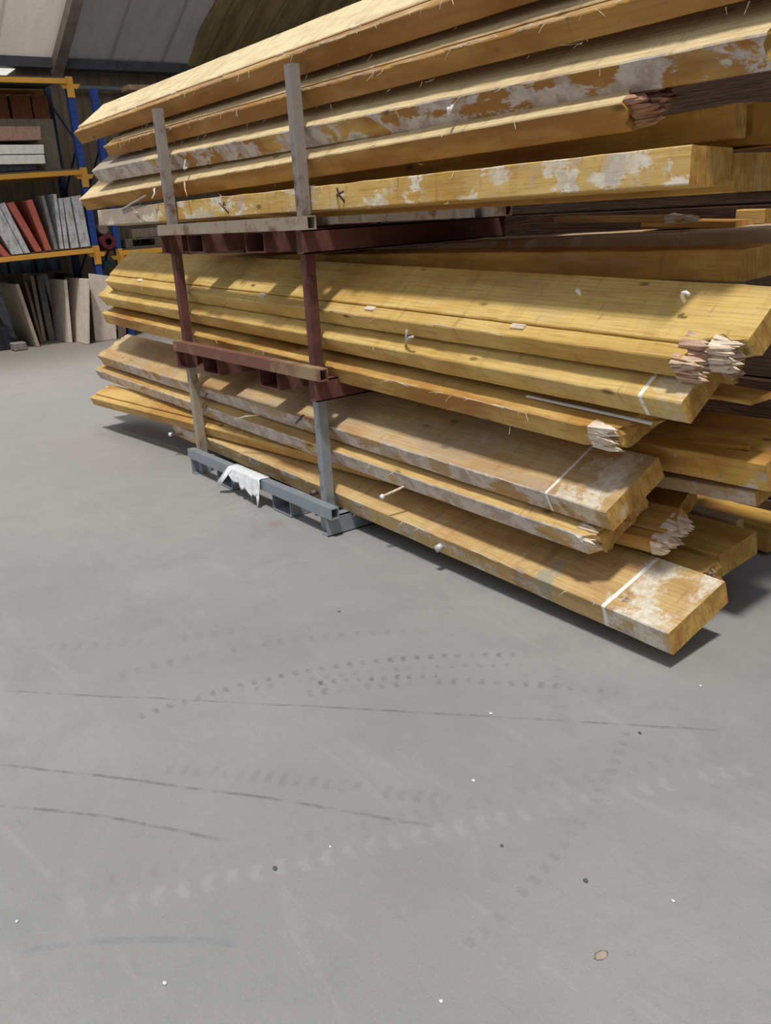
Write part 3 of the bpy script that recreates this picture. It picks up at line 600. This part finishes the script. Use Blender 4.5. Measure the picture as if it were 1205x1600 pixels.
# ------------------------------------------------------------------ pallet racking
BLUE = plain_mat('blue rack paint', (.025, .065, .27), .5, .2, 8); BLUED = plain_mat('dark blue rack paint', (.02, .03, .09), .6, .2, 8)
ORNG = plain_mat('orange beam paint', (.60, .30, .045), .5, .15, 6, dark=(.42, .2, .03))
def upright(x, y, z1, root, m):
    bm = bmesh.new(); box(bm, x, x+.008, y-.045, y+.045, 0, z1); box(bm, x-.09, x, y-.045, y-.038, 0, z1); box(bm, x-.09, x, y+.038, y+.045, 0, z1)
    z = .08
    while z < z1-.05:
        for s in (-.02, .02): box(bm, x+.006, x+.0085, y+s-.006, y+s+.006, z, z+.02, 1)
        z += .075
    bmesh.ops.translate(bm, verts=bm.verts, vec=-Vector(root.location)); obj('upright', bm, [m, BLUED], root)
def racking(label, ys, xf, zt, levels, lab_m):
    root = empty('pallet_racking', (xf-.5, sum(ys)/2, 0)); tag(root, label, 'racking', None); L_ = -Vector(root.location)
    for y in ys:
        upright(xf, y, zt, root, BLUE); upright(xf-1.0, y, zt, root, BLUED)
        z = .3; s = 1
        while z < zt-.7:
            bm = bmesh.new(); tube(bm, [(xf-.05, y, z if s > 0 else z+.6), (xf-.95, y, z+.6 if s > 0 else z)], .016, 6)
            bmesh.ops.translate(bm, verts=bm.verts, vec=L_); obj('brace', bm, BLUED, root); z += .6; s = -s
    for zl, zr in levels:
        for x in (xf+.012, xf-1.05):
            bm = bmesh.new(); vs = box(bm, x, x+.045, ys[0]+.05, ys[1]-.05, -.065, 0)
            for v in vs: v.co.z += zl if v.co.y < (ys[0]+ys[1])/2 else zr
            bevel(bm, .004); bmesh.ops.translate(bm, verts=bm.verts, vec=L_); obj('load_bar', bm, ORNG, root)
        for y in ys:
            zz = zr if y == ys[1] else zl
            bm = bmesh.new(); box(bm, xf+.010, xf+.022, y-.05, y+.05, zz-.23, zz+.03)
            bevel(bm, .003)
            vs = [bm.verts.new((xf+.012, y+a*1., zz+b)) for a, b in ((.05,-.06),(.14,-.06),(.10,-.12),(.05,-.12))]
            vs2 = [bm.verts.new(v.co + Vector((.01, 0, 0))) for v in vs]
            bm.faces.new(vs); bm.faces.new(vs2[::-1])
            for i in range(4): bm.faces.new((vs[i], vs[(i+1) % 4], vs2[(i+1) % 4], vs2[i]))
            vs = [bm.verts.new((xf+.012, y-a, zz+b)) for a, b in ((.05,-.06),(.14,-.06),(.10,-.12),(.05,-.12))]
            vs2 = [bm.verts.new(v.co + Vector((.01, 0, 0))) for v in vs]
            bm.faces.new(vs); bm.faces.new(vs2[::-1])
            for i in range(4): bm.faces.new((vs[i], vs[(i+1) % 4], vs2[(i+1) % 4], vs2[i]))
            bmesh.ops.translate(bm, verts=bm.verts, vec=L_); obj('bar_connector', bm, ORNG, root)
    return root
rk = racking('blue and orange pallet racking on the left against the end wall', (1.65, 4.325), -13.0, 3.54, ((3.49, 3.505), (2.26, 2.355), (1.235, 1.305)), None)
rk2 = racking('lower second bay of blue and orange racking behind the stack end', (4.66, 7.3), -13.0, 3.40, ((1.24, 1.24),), None)
# shelf boards belong to the racking
DECK = plain_mat('dark deck board', (.10, .085, .07), .8, .2, 5)
def deck(root, y0, y1, x0, x1, z0, z1, zl=None):
    bm = bmesh.new(); vs = box(bm, x0, x1, y0, y1, -.02, 0)
    for v in vs: v.co.z += z0 if v.co.y < (y0+y1)/2 else z1
    bmesh.ops.translate(bm, verts=bm.verts, vec=-Vector(root.location)); obj('shelf_board', bm, DECK, root)
deck(rk, 1.7, 4.27, -13.99, -12.99, 2.285, 2.38); deck(rk, 1.7, 4.27, -13.99, -12.99, 1.255, 1.33); deck(rk, 1.7, 4.27, -13.99, -12.99, 3.51, 3.53)
deck(rk2, 4.72, 7.25, -13.99, -12.99, 1.262, 1.262)

def panel(name, label, cat, pts, xf, depth, m, group=None, bev=.004, parent=None):
    """prism: outline pts in (y, z) at the front face xf, running back by depth"""
    bm = bmesh.new(); a = [bm.verts.new((xf, y, z)) for y, z in pts]; b = [bm.verts.new((xf-depth, y, z)) for y, z in pts]
    bm.faces.new(a); bm.faces.new(b[::-1]); n_ = len(pts)
    for i in range(n_): bm.faces.new((a[i], a[(i+1) % n_], b[(i+1) % n_], b[i]))
    if bev: bevel(bm, bev)
    cy_ = sum(p[0] for p in pts)/n_; cz_ = min(p[1] for p in pts); org = Vector((xf-depth/2, cy_, cz_))
    bmesh.ops.translate(bm, verts=bm.verts, vec=-org); o = obj(name, bm, m, parent); o.location = org
    if not parent: tag(o, label, cat, group)
    return o
def stuffm(name, c1, c2, sx=6): 
    k = NT(name); tc = k.n('ShaderNodeTexCoord').outputs['Object']; n = k.noise(k.mapv(tc, (1, 4, 1)), sx, 5, .75); n2 = k.noise(tc, 30, 3, .7)
    c = k.mix(k.step(n, .42, .62), c1, c2); c = k.mix(k.math('MULTIPLY', k.step(n2, .55, .68), .35), c, tuple(q*.4 for q in c2)); k.bump(n2, .4, .004)
    return k.fin(c, .8, 0, .2)
OB = stuffm('orange boards', (.24, .095, .04), (.17, .07, .035)); GP = stuffm('grey board', (.20, .165, .13), (.15, .125, .10)); PT = stuffm('pinkish timber', (.36, .22, .16), (.27, .165, .12))
WB = stuffm('white painted timber', (.74, .73, .67), (.66, .65, .59), 3); WG = stuffm('flaking white paint', (.56, .56, .57), (.33, .32, .32)); RP = stuffm('red paint board', (.48, .13, .09), (.36, .10, .075))
GS = stuffm('grey stone board', (.24, .22, .20), (.17, .155, .145)); TN = stuffm('tan plywood', (.40, .33, .255), (.32, .26, .20)); BG = stuffm('beige panel', (.62, .54, .46), (.54, .46, .39)); BW = stuffm('blue-white edge', (.52, .57, .62), (.36, .40, .44)); BE = stuffm('brown edge', (.21, .15, .11), (.13, .10, .08)); DKM = stuffm('dark clutter', (.045, .05, .075), (.03, .03, .035)); BLC = stuffm('blue grey clutter', (.12, .16, .24), (.05, .06, .09))
# top shelf
for i, (a_, b_) in enumerate(((3.30, 3.62), (3.66, 3.93), (3.95, 4.17))):
    panel('storage_box', ('orange-brown box at the left end of the top shelf', 'orange-brown box in the middle of the top shelf', 'orange-brown box nearest the rack upright on the top shelf')[i], 'box', [(a_, 3.055), (b_, 3.055), (b_, 3.37), (a_, 3.37)], -13.55, .38, OB, 'orange-brown boxes on the top shelf')
panel('board', 'wide grey board standing on the top shelf behind white timbers', 'board', [(2.9, 2.375), (4.15, 2.395), (4.15, 3.05), (2.9, 3.05)], -13.40, .55, GP)
panel('timber_length', 'pinkish rough timber above the two white timbers', 'timber', [(2.5, 2.73), (3.836, 2.749), (3.85, 2.917), (2.5, 2.91)], -13.03, .36, PT)
panel('timber_length', 'upper white painted timber on the shelf', 'timber', [(2.5, 2.57), (3.832, 2.57), (3.844, 2.685), (2.5, 2.69)], -13.0, .18, WB, 'white painted timbers')
panel('timber_length', 'lower white painted timber on the shelf', 'timber', [(2.5, 2.445), (3.827, 2.445), (3.829, 2.558), (2.5, 2.558)], -13.0, .18, WB, 'white painted timbers')
panel('bearer', 'dark bearer under the white painted timbers', 'bearer', [(2.5, 2.33), (3.7, 2.37), (3.7, 2.445), (2.5, 2.445)], -13.03, .3, DKM)
# leaning pieces on the middle shelf
ms = [('pink', 'pinkish board leaning at the frame edge of the middle shelf', [(3.03,1.28),(3.13,1.28),(2.90,1.66),(2.80,1.62)], RP),
 ('ww', 'wide flaking white board leaning leftmost on the middle shelf', [(3.161,1.292),(3.31,1.30),(3.108,1.94),(2.919,1.90)], WG),
 ('w3', 'flaking white board beside the wide one, leaning', [(3.32,1.300),(3.40,1.305),(3.19,1.968),(3.115,1.942)], WG),
 ('r1', 'left red painted board leaning on the middle shelf', [(3.475,1.31),(3.565,1.31),(3.307,1.973),(3.212,1.953)], RP),
 ('r2', 'right red painted board leaning on the middle shelf', [(3.614,1.315),(3.695,1.315),(3.556,1.996),(3.467,1.975)], RP),
 ('gr', 'thin grey board leaning right of the red ones', [(3.739,1.318),(3.79,1.318),(3.726,2.039),(3.682,2.033)], GS),
 ('th', 'thin cream-edged board standing near the middle of the shelf', [(3.819,1.322),(3.868,1.322),(3.893,2.05),(3.85,2.052)], WG),
 ('g', 'narrow whitish board third from the rack upright', [(3.883,1.322),(3.940,1.322),(3.968,1.997),(3.909,1.991)], WG),
 ('h', 'whitish speckled board second from the rack upright', [(3.972,1.324),(4.085,1.326),(4.07,2.002),(3.975,1.997)], WG),
 ('i', 'whitish board standing next to the rack upright', [(4.11,1.328),(4.25,1.33),(4.226,2.021),(4.09,2.009)], WG)]
for key, lab, pts, m in ms: panel('leaning_board', lab, 'board', pts, -12.97, .75, m, 'boards leaning on the middle shelf')
# sheets standing on the floor below
fs = [('s0', 'leftmost bluish panel edge under the racking', -14.3, 3.40, 3.18, .86, .05, BW), ('s1', 'bluish panel next to the leftmost under the racking', -14.3, 3.50, 3.27, .87, .03, BW),
 ('s2', 'strongly leaning tan sheet with a rough edge under the racking', -14.2, 3.60, 3.30, .90, .05, TN),
 ('s3', 'brown-edged tan sheet standing foremost under the racking', -13.18, 3.328, 3.20, .893, .05, TN),
 ('s4', 'dark filler sheet for the shaded gap behind the foremost tan sheet', -13.5, 3.47, 3.40, .90, .04, BE),  # a gap drawn as a sheet, its shade put into the dark colour
 ('s5', 'tan sheet in the middle of those on the floor', -13.72, 3.57, 3.56, .972, .05, TN), ('s6', 'grey sheets edge left of the bright white edge', -13.76, 3.695, 3.68, .962, .09, GS),
 ('s7', 'panel with a bright white edge standing on the floor', -13.92, 3.90, 3.80, .965, .07, BW), ('s8', 'grey-edged tan sheet right of the white edge', -13.13, 3.783, 3.86, .895, .045, BG),
 ('s9', 'thin brown sheet behind the grey-edged one', -13.94, 4.124, 4.20, .941, .045, BE), ('s10', 'beige sheet standing foremost near the rack upright', -12.70, 3.90, 4.05, .90, .04, BG),
 ('s11', 'brown sheet just behind the foremost beige sheet', -13.80, 4.20, 4.25, .867, .035, BE)]
for key, lab, xf, yb, yt, zt, th_, m in fs:
    panel('leaning_sheet', lab, 'sheet', [(yb-th_/2, 0.004), (yb+th_/2, 0.004), (yt+th_/2, zt), (yt-th_/2, zt)], xf, dict(s4=.6, s5=.42, s6=.42, s8=.74, s11=.16).get(key, min(1.05, xf+15.0)), m, 'sheets standing under the racking', .003)
panel('leaning_sheet', 'large beige panel standing across the foot of the rack upright', 'sheet', [(4.06, .004), (4.38, .004), (4.44, .90), (4.13, .965)], -12.86, .05, BG)
panel('sheet_stack', 'stack of brown boards on edge right of the beige panel on the floor', 'boards', [(4.42, .004), (4.54, .004), (4.60, .62), (4.50, .70)], -12.90, .55, BE)
# clutter
panel('clutter_box', 'dark box in the shade on the floor under the racking', 'box', [(2.2, .004), (3.0, .004), (3.0, .34), (2.2, .34)], -13.3, .9, DKM, bev=.01)
panel('concrete_block', 'grey block on the floor at the foot of the leaning sheets', 'block', [(2.95, .004), (3.13, .004), (3.13, .11), (2.95, .11)], -13.0, .2, GS, bev=.01)
for i, (a_, b_, z_) in enumerate(((2.9, 3.35, 1.19), (3.4, 3.75, 1.18), (3.8, 4.15, 1.19))):
    panel('dark_crate', ('dark blue crate under the middle shelf at the left', 'dark blue crate under the middle shelf in the centre', 'dark blue crate under the middle shelf beside the upright')[i], 'crate', [(a_, .99), (b_, .99), (b_, z_), (a_, z_)], -14.2, .5, BLC, 'dark crates under the middle shelf', .01)
bm = bmesh.new(); tube(bm, [(-12.9, 4.50, 1.378), (-13.9, 4.50, 1.378)], .105, 20, False); tube(bm, [(-12.9, 4.50, 1.378), (-13.9, 4.50, 1.378)], .05, 20, False)
bm.verts.ensure_lookup_table(); nv = 40
for e in (0, 1):
    for i in range(20):
        a = e*20; bm.faces.new((bm.verts[a+i], bm.verts[a+(i+1) % 20], bm.verts[40+a+(i+1) % 20], bm.verts[40+a+i]))
tag(obj('carpet_roll', bm, stuffm('dark red carpet', (.13, .02, .025), (.08, .015, .02)), smooth=False), 'dark red roll seen end-on between the two rack uprights', 'roll')
bm = bmesh.new(); tube(bm, [(-12.95, 4.47, 1.55), (-13.9, 4.47, 1.55)], .065, 16); tag(obj('fabric_roll', bm, GP), 'grey roll lying on top of the dark red one', 'roll')
bm = bmesh.new(); tube(bm, [(-13.3, 4.58, 1.06), (-13.9, 4.58, 1.06)], .055, 16); tag(obj('canister', bm, stuffm('teal plastic', (.08, .26, .27), (.05, .18, .19))), 'teal round canister end below the red roll', 'canister')
# pallet on the second bay, seen through the gap
PW = stuffm('grey pallet wood', (.16, .13, .10), (.10, .085, .07)); root = empty('wooden_pallet', (-13.5, 5.3, 1.263)); tag(root, 'weathered grey pallet on the low second-bay shelf', 'pallet')
for z_ in (.0, .115):
    for i in range(5): bxo('deck_slat', -.45+i*.2, -.45+i*.2+.12, -.5, .5, z_, z_+.02, PW, root, .002)
for i in range(3): bxo('bearer', -.45, .47, -.5+.45*i, -.5+.45*i+.09, .02, .115, PW, root, .002)
panel('timber_length', 'short pale timber on top of the grey pallet', 'timber', [(4.95, 1.402), (5.55, 1.402), (5.55, 1.53), (4.95, 1.53)], -13.15, .25, stuffm('pale timber', (.34, .28, .21), (.25, .20, .15)))
panel('timber_length', 'long thin plank up under the eaves at the back', 'timber', [(5.2, 3.41), (7.2, 3.43), (7.2, 3.50), (5.2, 3.48)], -13.1, .3, stuffm('tan plank', (.36, .26, .16), (.26, .18, .11)))
panel('dark_crate', 'brown box on the second bay behind the blue upright', 'crate', [(4.42, 1.95), (4.56, 1.95), (4.56, 2.25), (4.42, 2.25)], -13.6, .4, OB, bev=.005) if False else None

# ------------------------------------------------------------------ small debris on the floor
CH = plain_mat('pale chip', (.72, .70, .66), .8, .1); CHD = plain_mat('dark pebble', (.10, .10, .10), .8, .1); LEAF = plain_mat('dry leaf', (.42, .33, .27), .8, .2)
deb = [(-1.584,1.365,.006,CH,'white chip on the open floor below the tyre marks'), (-1.643,.749,.007,CHD,'dark pebble on the floor left of centre'), (-.949,1.169,.012,LEAF,'brownish leaf-like flake near the bottom right of the floor'),
 (-1.08,.826,.005,CH,'tiny white chip near the bottom edge'), (-.947,1.416,.005,CH,'tiny white chip right of the brown flake'), (-1.89,.182,.005,CH,'tiny white chip by the left edge'), (-1.807,1.64,.006,CH,'white chip just below the dark tread marks'),
 (-1.426,1.904,.006,CHD,'dark splinter on the floor below the nearest beam end'), (-1.118,1.31,.007,CHD,'dark patch of grit above the brown flake'), (-1.336,1.242,.005,CHD,'dark grit in the middle right of the floor'), (-1.492,.391,.006,CH,'pale grit at the lower left'),
 (-1.469,2.273,.006,CH,'pale chip in the shade of the nearest beam'), (-2.782,1.693,.006,CHD,'dark speck on the floor in front of the stillage'), (-1.62,.90,.004,CH,'tiny pale grain left of the dark pebble')]
for i, (x_, y_, r_, m, lab) in enumerate(deb):
    bm = bmesh.new(); bmesh.ops.create_icosphere(bm, subdivisions=2, radius=r_)
    for v in bm.verts:
        q = 1+.45*noise.noise(v.co*160+Vector((i*3, 0, 0))); v.co.x *= q; v.co.y *= q*(1.5 if m is LEAF else .8); v.co.z = v.co.z*(.35 if m is not LEAF else .12)*q
    mz = min(v.co.z for v in bm.verts); bmesh.ops.translate(bm, verts=bm.verts, vec=(0, 0, -mz))
    o = obj('chip' if m is not LEAF else 'dry_leaf', bm, m, smooth=True); o.location = (x_, y_, 0.0); tag(o, lab, 'chip' if m is not LEAF else 'leaf')
